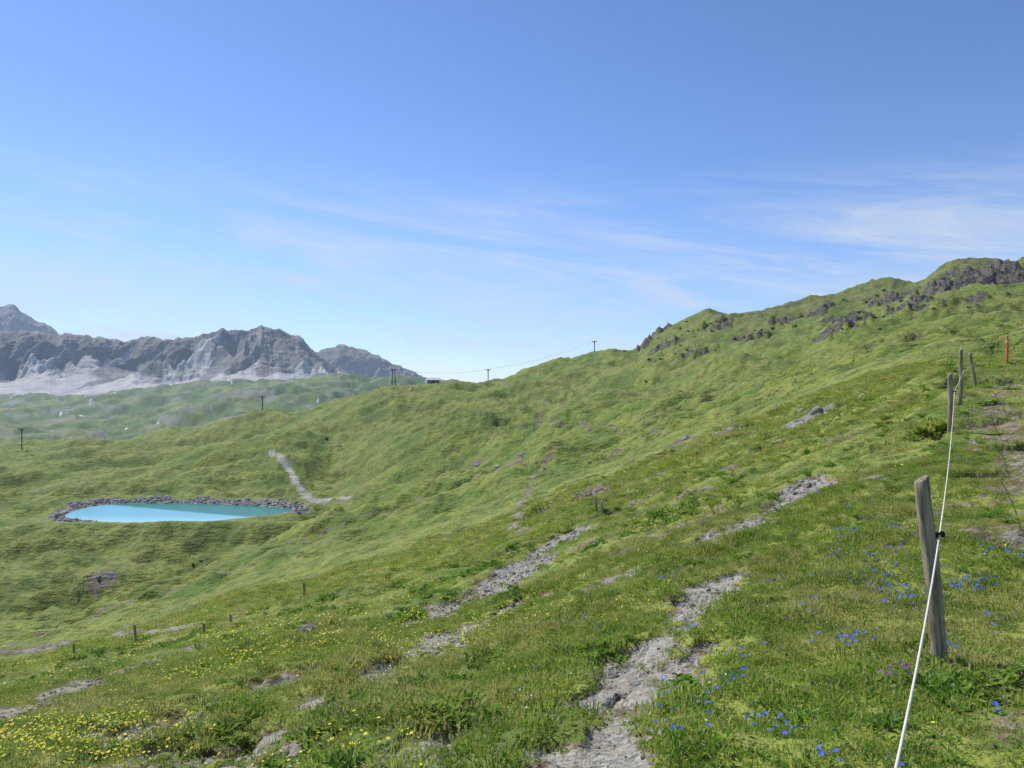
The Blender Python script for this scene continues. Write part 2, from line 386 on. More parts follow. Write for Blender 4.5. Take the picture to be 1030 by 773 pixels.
def mountain(name,crest,Y0,Y1,foot,px0,px1,hz,nx,ny,seed,amp):
    cx=[p[0] for p in crest]; cy=[p[1] for p in crest]
    px=np.linspace(px0,px1,nx); u=(px-CX)/F
    jag=fbm(px/15,px*0+3.3,5,seed,.55)*2.6
    cr=np.interp(px,cx,cy)+jag
    T=np.concatenate([np.linspace(0,1,ny),1+np.linspace(0,.6,30)[1:]])
    Yd=Y0+(Y1-Y0)*T
    X=u[:,None]*Yd[None,:]; Y=np.broadcast_to(Yd[None,:],X.shape)
    zc=(CY-cr)/F*Y1; zf=(CY-foot)/F*Y0
    t=np.clip(T,0,1)[None,:]
    prof=0.34*t+0.66*t**2.0
    Zm=zf+(zc[:,None]-zf)*prof
    Xw=X+200*fbm(X/900,Y/900,2,seed+40)
    rid=1-np.abs(fbm((Xw+Y*.35)/480,Y/1000,5,seed+5,.5))*1.6
    gul=fbm((Xw-Y*.2)/150,Y/420,5,seed+9,.55)
    fan=perlin(X/260,Y/2600,seed+30)
    env=(t*(1-t)*4)**0.7*sstep(0.38,.75,t+.16*fan)
    Zm=Zm+env*(amp*(rid-.6)+amp*.30*gul)
    Zm=Zm+(1-sstep(.4,.8,t))*fan*22*sstep(0,.2,t)
    back=np.clip(T-1,0,1)[None,:]; Zm=Zm-back*1100
    hn=t+0*X
    gl=fbm(X/240,Y/2200,4,seed+20)
    scree=1.0-sstep(.54,.74,hn+gl*0.26-.22*fan)
    turf=1.0-sstep(.12,.30,hn+gl*.16)
    snow=np.clip(0.46*np.exp(-((hn-.62)/.2)**2)+.14*(gul<-.35),0,1)
    return make_grid_mesh(name,X,Y,Zm,dict(scree=scree,turf=turf,snow=snow),mountain_mat(name+"_rock",hz))
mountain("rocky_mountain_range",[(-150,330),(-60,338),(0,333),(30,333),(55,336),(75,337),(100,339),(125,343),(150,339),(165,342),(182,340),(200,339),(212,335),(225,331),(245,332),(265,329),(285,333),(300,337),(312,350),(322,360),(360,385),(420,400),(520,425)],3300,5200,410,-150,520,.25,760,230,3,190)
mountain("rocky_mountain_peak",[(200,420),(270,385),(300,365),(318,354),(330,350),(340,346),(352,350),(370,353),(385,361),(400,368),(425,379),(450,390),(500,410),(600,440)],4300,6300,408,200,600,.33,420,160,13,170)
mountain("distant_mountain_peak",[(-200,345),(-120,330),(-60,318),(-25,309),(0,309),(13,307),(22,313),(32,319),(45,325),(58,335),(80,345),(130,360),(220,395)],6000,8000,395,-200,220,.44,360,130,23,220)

# ---------------------------------------------------------------- lake water
m,nt,b,out=new_mat("reservoir_water")
geo=nt.node('ShaderNodeNewGeometry'); P=geo.outputs['Position']
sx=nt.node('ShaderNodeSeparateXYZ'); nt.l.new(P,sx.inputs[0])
refl_mask=nt.math('ADD',nt.math('MULTIPLY',nt.math('ADD',sx.outputs[0],118.0),0.42),nt.math('MULTIPLY',nt.math('SUBTRACT',sx.outputs[1],252.0),1.0))  # mask for the hill's green reflection, painted into the water colour
refl_mask=nt.math('ADD',refl_mask,nt.math('MULTIPLY',nt.math('SUBTRACT',nt.noise(P,.12,3),.5),2.0))
wc=nt.mix(nt.ramp(refl_mask,1.0,4.0),(0.17,0.43,0.52),(0.045,0.19,0.14))
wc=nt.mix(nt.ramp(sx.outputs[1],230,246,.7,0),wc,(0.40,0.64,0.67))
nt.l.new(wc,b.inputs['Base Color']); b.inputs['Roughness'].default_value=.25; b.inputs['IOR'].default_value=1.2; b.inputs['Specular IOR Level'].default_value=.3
bump(nt,b,nt.noise(P,1.5,3),.25,.05)
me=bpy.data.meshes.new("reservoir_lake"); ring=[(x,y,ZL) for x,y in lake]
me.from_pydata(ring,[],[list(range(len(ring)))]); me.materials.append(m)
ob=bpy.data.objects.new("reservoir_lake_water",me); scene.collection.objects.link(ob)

# ---------------------------------------------------------------- prototypes & scattering
def mesh_from(name,V,Fc,mats,mi=None,smooth=False):
    me=bpy.data.meshes.new(name); me.from_pydata(V,[],Fc)
    for mm in mats: me.materials.append(mm)
    if mi is not None: me.polygons.foreach_set("material_index",mi)
    if smooth: me.polygons.foreach_set("use_smooth",[True]*len(Fc))
    me.update(); return me
def proto_collection(name,meshes):
    c=bpy.data.collections.new(name)
    for i,me in enumerate(meshes):
        o=bpy.data.objects.new("%s_part_%02d"%(name,i),me); c.objects.link(o)
    return c
def scatter(name,coll,nvar,x,y,scl,tilt=0.15,sink=0.0,idx=None,zs=None):
    n=len(x); z=bil(Z,x,y)-sink
    me=bpy.data.meshes.new(name); me.vertices.add(n)
    me.vertices.foreach_set("co",np.stack([x,y,z],-1).astype(np.float32).ravel())
    rot=np.stack([rng.normal(0,tilt,n),rng.normal(0,tilt,n),rng.random(n)*6.283],-1)
    a=me.attributes.new("rot",'FLOAT_VECTOR','POINT'); a.data.foreach_set("vector",rot.astype(np.float32).ravel())
    sv=np.stack([scl,scl,scl*(zs if zs is not None else 1)],-1)
    a=me.attributes.new("scl",'FLOAT_VECTOR','POINT'); a.data.foreach_set("vector",sv.astype(np.float32).ravel())
    if idx is None: idx=rng.integers(0,nvar,n)
    a=me.attributes.new("idx",'INT','POINT'); a.data.foreach_set("value",idx.astype(np.int32))
    ob=bpy.data.objects.new(name,me); scene.collection.objects.link(ob)
    ng=bpy.data.node_groups.new(name+"_instancer",'GeometryNodeTree')
    ng.interface.new_socket("Geometry",in_out='INPUT',socket_type='NodeSocketGeometry')
    ng.interface.new_socket("Geometry",in_out='OUTPUT',socket_type='NodeSocketGeometry')
    N=ng.nodes; L=ng.links
    gi=N.new('NodeGroupInput'); go=N.new('NodeGroupOutput'); ip=N.new('GeometryNodeInstanceOnPoints'); ci=N.new('GeometryNodeCollectionInfo')
    ci.inputs['Collection'].default_value=coll; ci.inputs['Separate Children'].default_value=True; ci.inputs['Reset Children'].default_value=True
    def na(nm,ty):
        q=N.new('GeometryNodeInputNamedAttribute'); q.data_type=ty; q.inputs['Name'].default_value=nm
        return [o for o in q.outputs if o.name=='Attribute' and o.enabled][0]
    e=N.new('FunctionNodeEulerToRotation'); L.new(na('rot','FLOAT_VECTOR'),e.inputs[0])
    L.new(gi.outputs[0],ip.inputs['Points']); L.new(ci.outputs[0],ip.inputs['Instance']); ip.inputs['Pick Instance'].default_value=True
    L.new(na('idx','INT'),ip.inputs['Instance Index']); L.new(e.outputs[0],ip.inputs['Rotation']); L.new(na('scl','FLOAT_VECTOR'),ip.inputs['Scale'])
    L.new(ip.outputs[0],go.inputs[0])
    md=ob.modifiers.new("instances",'NODES'); md.node_group=ng
    return ob

def leaf_mat(name,c1,c2,c3,c4=None,trans=.35,rough=.6):
    m,nt,b,out=new_mat(name)
    oi=nt.node('ShaderNodeObjectInfo'); geo=nt.node('ShaderNodeNewGeometry'); P=geo.outputs['Position']
    c=nt.mix(oi.outputs['Random'],c1,c2)
    c=nt.mix(nt.ramp(nt.noise(P,.45,3,.65),.46,.60,0,.85),c,c3)
    if c4: c=nt.mix(nt.ramp(nt.noise(P,1.7,3,.7),.50,.62,0,.8),c,c4)
    nt.l.new(c,b.inputs['Base Color']); b.inputs['Roughness'].default_value=rough
    tr=nt.node('ShaderNodeBsdfTranslucent'); nt.l.new(c,tr.inputs['Color'])
    mx=nt.node('ShaderNodeMixShader'); mx.inputs[0].default_value=trans
    nt.l.new(b.outputs[0],mx.inputs[1]); nt.l.new(tr.outputs[0],mx.inputs[2]); nt.l.new(mx.outputs[0],out.inputs['Surface'])
    return m
M_grass=leaf_mat("grass_blades",(0.27,0.40,0.048),(0.42,0.49,0.085),(0.50,0.46,0.15),(0.13,0.23,0.025),trans=.5)
M_dark=leaf_mat("herb_leaves",(0.11,0.24,0.033),(0.21,0.35,0.05),(0.27,0.36,0.06),trans=.4)
M_dry=leaf_mat("dry_grass",(0.52,0.44,0.22),(0.42,0.37,0.15),(0.52,0.43,0.25))
def flat_mat(name,c,r=.6):
    m,nt,b,out=new_mat(name); geo=nt.node('ShaderNodeNewGeometry')
    cc=nt.mix(nt.noise(geo.outputs['Position'],40,2),tuple(v*.75 for v in c),tuple(min(1,v*1.2) for v in c)); nt.l.new(cc,b.inputs['Base Color']); b.inputs['Roughness'].default_value=r; return m
M_yel=flat_mat("yellow_petals",(0.88,0.74,0.06)); M_blue=flat_mat("blue_petals",(0.07,0.12,0.62)); M_pur=flat_mat("purple_petals",(0.24,0.06,0.34)); M_wht=flat_mat("white_petals",(0.8,0.8,0.74))

def blades(nb,rad,h0,h1,w,lean,rs,mi_dry=0.1):
    V=[];Fc=[];mi=[]
    for _ in range(nb):
        a=rs.random()*6.283; r=rad*math.sqrt(rs.random()); bx,by=r*math.cos(a),r*math.sin(a)
        az=a+rs.uniform(-1.2,1.2); L=rs.uniform(h0,h1)*(1-.35*r/rad); ln=rs.uniform(.2,lean)*L
        ox,oy=math.cos(az),math.sin(az); fx,fy=-oy,ox
        fa=rs.uniform(-1,1); fx,fy=fx*math.cos(fa)-fy*math.sin(fa),fx*math.sin(fa)+fy*math.cos(fa)
        ww=w*rs.uniform(.7,1.3); k=len(V)
        V+=[(bx-fx*ww/2,by-fy*ww/2,-.02),(bx+fx*ww/2,by+fy*ww/2,-.02),
            (bx+ox*ln*.35-fx*ww*.45,by+oy*ln*.35-fy*ww*.45,L*.6),(bx+ox*ln*.35+fx*ww*.45,by+oy*ln*.35+fy*ww*.45,L*.6),
            (bx+ox*ln,by+oy*ln,L*.85)]
        Fc+=[(k,k+1,k+3,k+2),(k+2,k+3,k+4)]; q=1 if rs.random()<mi_dry else 0; mi+=[q,q]
    return V,Fc,mi
def rosette(nl,L0,L1,W,rs,up=.5,sp=.04):
    V=[];Fc=[]
    for _ in range(nl):
        az=rs.random()*6.283; L=rs.uniform(L0,L1); w=W*rs.uniform(.7,1.2); e=rs.uniform(up*.4,up*1.5)
        ox,oy=math.cos(az),math.sin(az); fx,fy=-oy,ox; k=len(V); bx,by=rs.uniform(-sp,sp),rs.uniform(-sp,sp)
        for t,ww,dz in ((0,.15,0),(.35,.9,0),(.7,.8,-.04),(1,.05,-.15)):
            x=bx+ox*L*t*math.cos(e); y=by+oy*L*t*math.cos(e); z=L*t*math.sin(e)+dz*L*t
            V+=[(x-fx*w*ww/2,y-fy*w*ww/2,z+.01),(x,y,z),(x+fx*w*ww/2,y+fy*w*ww/2,z+.01)]
        for r in range(3):
            q=k+r*3; Fc+=[(q,q+1,q+4,q+3),(q+1,q+2,q+5,q+4)]
    return V,Fc
rs=random.Random(3)
gm_=[]
for i in range(6):
    V,Fc,mi=blades(60,.16,.03,.075,.0058,1.2,rs,.16)
    v2,f2=rosette(14,.02,.05,.016,rs,.5,.13); k0=len(V); V+=v2; Fc+=[tuple(q+k0 for q in f) for f in f2]; mi+=[2]*len(f2)
    gm_.append(mesh_from("grass_clump",V,Fc,[M_grass,M_dry,M_dark],mi))
for i in range(2):
    V,Fc,mi=blades(45,.10,.06,.13,.006,.8,rs,.3); gm_.append(mesh_from("tall_grass_clump",V,Fc,[M_grass,M_dry,M_dark],mi))
C_grass=proto_collection("grass_clump",gm_)
fg=[]
for i in range(4):
    V,Fc,mi=blades(60,.24,.04,.10,.015,1.2,rs,.14); fg.append(mesh_from("coarse_grass_clump",V,Fc,[M_grass,M_dry],mi))
C_far=proto_collection("coarse_grass_clump",fg)
hm=[]
for i in range(4):
    V,Fc=rosette(26,.05,.12,.032,rs,.6,.07); hm.append(mesh_from("herb_rosette",V,Fc,[M_dark],None,True))
C_herb=proto_collection("herb_rosette",hm)
def flowers(n,rad,h0,h1,r,matp,rs,npet=5,stem=M_dark):
    V=[];Fc=[];mi=[]
    for _ in range(n):
        a=rs.random()*6.283; q=rad*math.sqrt(rs.random()); bx,by=q*math.cos(a),q*math.sin(a); h=rs.uniform(h0,h1)
        lx,ly=rs.uniform(-.2,.2)*h,rs.uniform(-.2,.2)*h; k=len(V); w=.0015
        V+=[(bx-w,by,0),(bx+w,by,0),(bx+lx+w,by+ly,h),(bx+lx-w,by+ly,h)]; Fc.append((k,k+1,k+2,k+3)); mi.append(1)
        tx,ty=rs.uniform(-.6,.6),rs.uniform(-.6,.6); cx,cy=bx+lx,by+ly; rr=r*rs.uniform(.75,1.2)
        for p in range(npet):
            th=p*6.283/npet+rs.random()*.3; k=len(V)
            def pt(d,o,up):
                x=math.cos(th+o)*d; y=math.sin(th+o)*d; return (cx+x,cy+y,h+up+x*tx+y*ty)
            V+=[(cx,cy,h),pt(rr*.8,-.5,rr*.25),pt(rr*1.05,0,rr*.35),pt(rr*.8,.5,rr*.25)]; Fc.append((k,k+1,k+2,k+3)); mi.append(0)
    return mesh_from("flower_clump",V,Fc,[matp,stem],mi)
C_yel=proto_collection("yellow_flower_clump",[flowers(rs.randint(5,10),.16,.05,.13,.0105,M_yel,rs) for _ in range(5)])
C_blue=proto_collection("blue_gentian_clump",[flowers(rs.randint(2,5),.10,.04,.09,.0125,M_blue,rs) for _ in range(5)])
C_wht=proto_collection("white_flower_clump",[flowers(rs.randint(2,5),.12,.05,.12,.006,M_wht,rs) for _ in range(3)])
C_pur=proto_collection("purple_flower_clump",[flowers(8,.04,.06,.12,.012,M_pur,rs) for _ in range(2)])
m,nt,b,out=new_mat("limestone"); oi=nt.node('ShaderNodeObjectInfo'); tcn=nt.node('ShaderNodeTexCoord')
c=nt.mix(oi.outputs['Random'],(0.14,0.135,0.12),(0.42,0.405,0.365)); c=nt.mix(nt.ramp(nt.noise(tcn.outputs['Object'],2.2,4,.7),.4,.65,0,.6),c,(0.24,0.22,0.18)); nt.l.new(c,b.inputs['Base Color'])
bump(nt,b,nt.noise(tcn.outputs['Object'],4,4,.7),.6,.1); M_stone=m
import bmesh
def stone(seed,sub=2):
    bm=bmesh.new(); bmesh.ops.create_icosphere(bm,subdivisions=sub,radius=1); r=random.Random(seed)
    pl=[(Vector((r.gauss(0,1),r.gauss(0,1),r.gauss(0,1))).normalized(),r.uniform(.5,.85)) for _ in range(9)]
    for v in bm.verts:
        for n,d in pl:
            q=v.co.dot(n)-d
            if q>0: v.co-=n*q*.9
        v.co.z*=.6
    me=bpy.data.meshes.new("stone"); bm.to_mesh(me); bm.free(); me.materials.append(M_stone); return me
C_stone=proto_collection("stone",[stone(i) for i in range(7)])

def sample(n,y0,y1,umax=.8):
    y=np.sqrt(rng.random(n)*(y1*y1-y0*y0)+y0*y0); u=rng.uniform(-umax,umax,n); return u*y,y
def keep(x,y,p):
    k=rng.random(len(x))<p; return x[k],y[k]
def grass(n,y0,y1,umax=.8):
    x,y=sample(n,y0,y1,umax); g=bil(G_grav,x,y); g=g+0.5*fbm(x/.45,y/.45,2,81)*sstep(.1,.3,g); p=1-sstep(.42,.74,g)*.95
    return keep(x,y,p)
x1,y1=grass(14000,2.0,14,.76); x0=rng.uniform(-3.5,3.5,1000); y0=rng.uniform(-2,2,1000)
x=np.concatenate([x1,x0]); y=np.concatenate([y1,y0]); pn=perlin(x/1.1,y/1.1,90)
idx=np.where((rng.random(len(x))<.04+.22*(pn>.35)),rng.integers(6,8,len(x)),rng.integers(0,6,len(x)))
scatter("meadow_grass",C_grass,8,x,y,rng.uniform(.65,1.2,len(x))*(1+.45*pn)*(1-.4*sstep(.05,.5,bil(G_grav,x,y))),idx=idx,zs=.85)
x,y=grass(16000,13.5,45,.76); pn=perlin(x/2,y/2,92)
scatter("meadow_grass",C_far,4,x,y,rng.uniform(.7,1.25,len(x))*(1+.45*pn)*np.clip(y/28,.8,1.4),zs=.8)
x,y=grass(11000,44,170,.73); pn=perlin(x/6,y/6,93)+perlin(x/2,y/2,94)*.5
x,y=keep(x,y,sstep(-.2,.5,pn)*(1-sstep(60,165,y)*.8))
scatter("meadow_grass",C_far,4,x,y,rng.uniform(1.0,2.0,len(x))*np.clip(y/80,.8,1.3),zs=.7)
x,y=sample(9000,2.2,34); k=(fbm(x/1.3,y/1.3,3,101)>.22)&(bil(G_grav,x,y)<.5); x,y=x[k],y[k]
scatter("meadow_herbs",C_herb,4,x,y,rng.uniform(.5,1.2,len(x))*np.clip(y/14,.8,1.6))
def around(px,py,n,rad,ymin=1.2):
    a,b_=hit(px,py,ymin); return a+rng.normal(0,rad,n),b_+rng.normal(0,rad,n)
cl=[around(px,py,n,r) for px,py,n,r in [(490,662,14,.18),(430,690,12,.2),(455,715,14,.18),(380,715,10,.2),(330,745,14,.15),(515,600,12,.3),(487,572,14,.35),(420,622,8,.2),(975,690,12,.12),(940,700,8,.1),(690,515,12,.4),(660,520,10,.35),(250,730,8,.15),(120,765,8,.15),(560,640,8,.15),(600,660,8,.12),(780,560,8,.2),(700,480,9,.5),(640,470,9,.8)]]
x=np.concatenate([c[0] for c in cl]); y=np.concatenate([c[1] for c in cl])
scatter("herb_tussocks",C_herb,4,x,y,rng.uniform(.8,1.4,len(x))*np.clip(y/10,.8,1.6))
x,y=sample(12000,2.6,60); u=x/y
pr=(.07+.9*(1-sstep(-.35,.25,u)))*sstep(-.1,.45,fbm(x/1.6,y/1.6,2,111)+.1)*(bil(G_grav,x,y)<.5)
x,y=keep(x,y,pr)
cl=[around(px,py,n,r) for px,py,n,r in [(60,742,60,.4),(30,755,60,.35),(110,730,40,.35),(15,765,40,.3),(150,750,25,.3),(480,640,20,.3),(490,628,18,.3),(440,650,18,.3),(390,655,18,.3),(270,665,30,.5),(350,645,30,.6),(420,628,25,.6),(240,655,40,.9),(640,610,10,.4),(330,760,14,.2),(200,680,30,.5),(560,622,12,.3)]]
x=np.concatenate([x]+[c[0] for c in cl]); y=np.concatenate([y]+[c[1] for c in cl])
scatter("yellow_buttercups",C_yel,5,x,y,rng.uniform(.8,1.2,len(x))*np.clip(y/9,.95,1.6))
x,y=sample(3000,2.6,15); u=x/y; pr=sstep(.0,.28,u)*sstep(.15,.55,fbm(x/.7,y/.7,2,121)+.12)*(bil(G_grav,x,y)<.5)*.42; x,y=keep(x,y,pr)
cl=[around(px,py,n,r) for px,py,n,r in [(852,650,11,.06),(840,563,8,.10),(892,592,9,.12),(880,597,7,.12),(972,592,7,.1),(988,590,6,.08),(885,557,5,.12),(1000,560,4,.1),(905,572,4,.1),(750,685,4,.1),(790,742,4,.08),(830,758,3,.06),(805,620,4,.12),(740,590,4,.15),(690,745,3,.08),(965,600,4,.08),(1005,632,3,.06),(960,660,3,.05),(700,700,3,.08)]]
x=np.concatenate([x]+[c[0] for c in cl]); y=np.concatenate([y]+[c[1] for c in cl])
scatter("blue_gentians",C_blue,5,x,y,rng.uniform(.8,1.2,len(x)))
x,y=around(903,692,2,.03); scatter("purple_orchid",C_pur,2,x,y,np.full(2,1.0))
x,y=sample(700,2.6,20); x,y=keep(x,y,(bil(G_grav,x,y)<.4)*.7); scatter("white_daisies",C_wht,3,x,y,rng.uniform(.8,1.2,len(x)))
x,y=sample(110000,2.4,34); gmk=bil(G_grav,x,y)+.3*fbm(x/.5,y/.5,2,131)
x,y=keep(x,y,sstep(.5,.85,gmk)*.95+.003)
sz=np.exp(rng.normal(math.log(.010),.6,len(x)))*np.clip(y/7,.9,2.2); sz=np.clip(sz,.004,.07)
scatter("gravel_stones",C_stone,7,x,y,sz,tilt=.3)
xs=[];ys=[];ss=[]
for px,py,s in [(308,636,.2),(640,688,.05),(597,685,.05),(330,700,.06),(210,770,.06),(285,760,.05),(812,490,.12),(800,492,.1),(470,598,.13),(495,605,.1),(552,548,.13),(430,642,.1),(100,582,.7),(480,468,1.2),(527,458,1.3),(500,470,.9),(690,442,.4),(735,433,.3),(820,415,.4),(806,414,.3)]:
    a,b_=hit(px,py); xs.append(a); ys.append(b_); ss.append(s)
scatter("loose_rocks",C_stone,7,np.array(xs),np.array(ys),np.array(ss),tilt=.2)
n=16000; x=rng.uniform(-175,-45,n); y=rng.uniform(218,300,n); rp_=bil(G_rip,x,y); ii=inside(x,y,lake); dd=seg_dist(x,y,lake,True)
k=(~ii)&(dd>.3)&(rng.random(n)<sstep(.45,.9,rp_)); x,y=x[k],y[k]
scatter("lake_shore_boulders",C_stone,7,x,y,np.exp(rng.normal(math.log(.38),.4,len(x))),tilt=.3)
def shrub(seed):
    r=random.Random(seed);V=[];Fc=[]
    lobes=[(Vector((r.uniform(-.6,.6),r.uniform(-.6,.6),r.uniform(.2,.6))),r.uniform(.3,.55)) for _ in range(8)]
    for _ in range(700):
        c,R0=r.choice(lobes); d=Vector((r.gauss(0,1),r.gauss(0,1),r.gauss(0,1))).normalized()
        p=c+d*R0*r.uniform(.75,1.1); p.z=max(p.z,.02); a=Vector((r.gauss(0,1),r.gauss(0,1),r.gauss(0,1))).normalized(); bb=d.cross(a).normalized(); s=r.uniform(.04,.09); k=len(V)
        V+=[tuple(p+a*s),tuple(p+bb*s),tuple(p-a*s),tuple(p-bb*s)]; Fc.append((k,k+1,k+2,k+3))
    return mesh_from("dwarf_shrub",V,Fc,[M_shrub])
M_shrub=leaf_mat("shrub_leaves",(0.055,0.10,0.022),(0.08,0.13,0.03),(0.05,0.09,0.02))
C_shrub=proto_collection("dwarf_shrub",[shrub(i) for i in range(4)])
xs=[];ys=[]
for a,b_,r in rockpos:
    n=int(3+r*.5); xs.append(a+rng.normal(0,r*1.1,n)); ys.append(b_+rng.normal(0,r*1.1,n))
for px,py,n,r in [(328,442,1,.1),(660,362,5,4),(596,487,3,.6),(210,567,3,2),(190,572,5,3),(575,470,3,2)]:
    c=around(px,py,n,r); xs.append(c[0]); ys.append(c[1])
x=np.concatenate(xs); y=np.concatenate(ys); scatter("dwarf_shrubs",C_shrub,4,x,y,rng.uniform(.5,1.5,len(x))*np.clip(y/400,.3,1.1),sink=.15)

# ---------------------------------------------------------------- fence
m,nt,b,out=new_mat("weathered_wood"); tcn=nt.node('ShaderNodeTexCoord'); mp=nt.node('ShaderNodeMapping'); mp.inputs['Scale'].default_value=(28,28,2.2); nt.l.new(tcn.outputs['Object'],mp.inputs['Vector'])
a=nt.noise(mp.outputs[0],1.0,6,.7,.4); c=nt.mix(nt.ramp(a,.35,.65),(0.13,0.10,0.066),(0.42,0.35,0.26)); c=nt.mix(nt.ramp(nt.noise(tcn.outputs['Object'],5,3),.5,.7,0,.6),c,(0.30,0.275,0.22)); nt.l.new(c,b.inputs['Base Color']); bump(nt,b,a,.9,.012); M_wood=m
M_black=flat_mat("black_plastic",(0.02,0.02,0.022),.4); M_rope=flat_mat("white_fence_tape",(0.66,0.62,0.55),.7); M_orange=flat_mat("orange_paint",(0.85,0.20,0.07),.5)
M_steel=flat_mat("galvanised_steel",(0.30,0.31,0.32),.5); M_polew=flat_mat("tarred_timber",(0.045,0.035,0.03),.8)
def link(ob,parent=None):
    scene.collection.objects.link(ob)
    if parent: ob.parent=parent
    return ob
def post_mesh(h,r,seed,seg=14,rings=22,bury=.35):
    rr=random.Random(seed);V=[];Fc=[]; off=rr.uniform(0,50)
    for i in range(rings):
        t=i/(rings-1); zz=-bury+(h+bury)*t
        for k in range(seg):
            th=k*6.28318/seg; q=r*(1.05-.12*t)*(1+.07*math.sin(3*th+off)+.05*math.sin(5*th+off*2+zz*3)+.03*rr.uniform(-1,1))
            ztop=zz+(.018*math.cos(th+off) if i==rings-1 else 0)
            V.append((q*math.cos(th)+.008*math.sin(zz*4+off),q*math.sin(th)+.006*math.cos(zz*5),ztop))
    for i in range(rings-1):
        for k in range(seg): Fc.append((i*seg+k,i*seg+(k+1)%seg,(i+1)*seg+(k+1)%seg,(i+1)*seg+k))
    k0=len(V); base=(rings-1)*seg
    for k in range(seg):
        v=V[base+k]; V.append((v[0]*.8,v[1]*.8,v[2]+.012))
    for k in range(seg): Fc.append((base+k,base+(k+1)%seg,k0+(k+1)%seg,k0+k))
    V.append((0,0,h+.006)); c_=len(V)-1
    for k in range(seg): Fc.append((k0+k,k0+(k+1)%seg,c_))
    return V,Fc
def tube(name,pts,r,mat,parent=None,res=3):
    cu=bpy.data.curves.new(name,'CURVE'); cu.dimensions='3D'; sp=cu.splines.new('POLY'); sp.points.add(len(pts)-1)
    for p,q in zip(sp.points,pts): p.co=(*q,1)
    cu.bevel_depth=r; cu.bevel_resolution=res; cu.materials.append(mat); cu.use_fill_caps=True
    o=bpy.data.objects.new(name,cu); return link(o,parent)
def ground(x,y): return float(bil(Z,np.array([x]),np.array([y]))[0])
def fence_post(x,y,h,r,lean,seed,ins_h,side=-1,mat=None):
    root=bpy.data.objects.new("fence_post",None); link(root); root.location=(x,y,ground(x,y)); root.rotation_euler=lean
    V,Fc=post_mesh(h,r,seed); me=mesh_from("post_timber",V,Fc,[mat or M_wood],None,True); link(bpy.data.objects.new("post_timber",me),root)
    M=Matrix.LocRotScale(root.location,root.rotation_euler,None)
    if ins_h:
        s=.022
        tube("insulator_stem",[(0,0,ins_h),(r*1.9,-.01,ins_h)],.005,M_black,root)
        bm=bmesh.new(); 
        bmesh.ops.create_cone(bm,cap_ends=True,segments=14,radius1=s,radius2=s*.8,depth=.018,matrix=Matrix.Translation((r*1.25,0,ins_h))@Matrix.Rotation(math.pi/2,4,'Y'))
        bmesh.ops.create_cone(bm,cap_ends=True,segments=14,radius1=s*.75,radius2=s*.55,depth=.03,matrix=Matrix.Translation((r*1.25+.022,0,ins_h))@Matrix.Rotation(math.pi/2,4,'Y'))
        bmesh.ops.create_cone(bm,cap_ends=True,segments=14,radius1=s*.9,radius2=s*.9,depth=.008,matrix=Matrix.Translation((r*1.25+.042,0,ins_h))@Matrix.Rotation(math.pi/2,4,'Y'))
        me=bpy.data.meshes.new("insulator"); bm.to_mesh(me); bm.free(); me.materials.append(M_black); link(bpy.data.objects.new("insulator",me),root)
        return root,M@Vector((r*1.25+.022,0,ins_h))
    return root,M@Vector((0,0,h*.85))
bx,by=hit(946,671)
k=by/4.75
p1,i1=fence_post(bx,by,1.20*k,.047*k,(0.0,-0.105,0.2),1,.84*k)
p0,i0=fence_post(0.42,1.12,.80,.04,(0,0,0.5),2,.55)
Y2=15.8; p2,i2=fence_post((956-CX)/F*Y2,Y2,1.22,.05,(0,.0,0),3,.85)
Y3=19.5; p3,i3=fence_post((966-CX)/F*Y3,Y3,1.45,.05,(0,.02,0),4,.95)
Y4=24.0; p4,i4=fence_post((982-CX)/F*Y4,Y4,1.25,.055,(0,-.16,0),5,.9)
Y5=36; p5,i5=fence_post((1046-CX)/F*Y5,Y5,1.2,.05,(0,0,0),6,.9)
def sagline(a,b,sag,n=24):
    o=[]
    for i in range(n+1):
        t=i/n; p=a.lerp(b,t); p.z-=sag*4*t*(1-t); o.append(tuple(p))
    return o
pts=sagline(i0,i1,.10)+sagline(i1,i2,.22)[1:]+sagline(i2,i3,.03)[1:]+sagline(i3,i4,.05)[1:]+sagline(i4,i5,.15)[1:]
tube("electric_fence_rope",pts,.0050,M_rope)
Yo=32; xo=(1013-CX)/F*Yo; ro=bpy.data.objects.new("orange_marker_stake",None); link(ro); ro.location=(xo,Yo,ground(xo,Yo)); V,Fc=post_mesh(1.25,.05,9,10,8); link(bpy.data.objects.new("stake",mesh_from("stake",V,Fc,[M_orange],None,True)),ro)
tube("stake_band",[(0,0,.95),(0,0,1.05)],.057,M_rope,ro)
for px,py,hp in [(75,660,12),(137,645,16),(232,628,9),(306,600,13),(600,515,14),(606,517,12),(205,636,8)]:
    a_,b_=hit(px,py); fence_post(a_,b_,hp*b_/F,.0016*b_,(random.uniform(-.06,.06),random.uniform(-.08,.08),0),int(px),0)

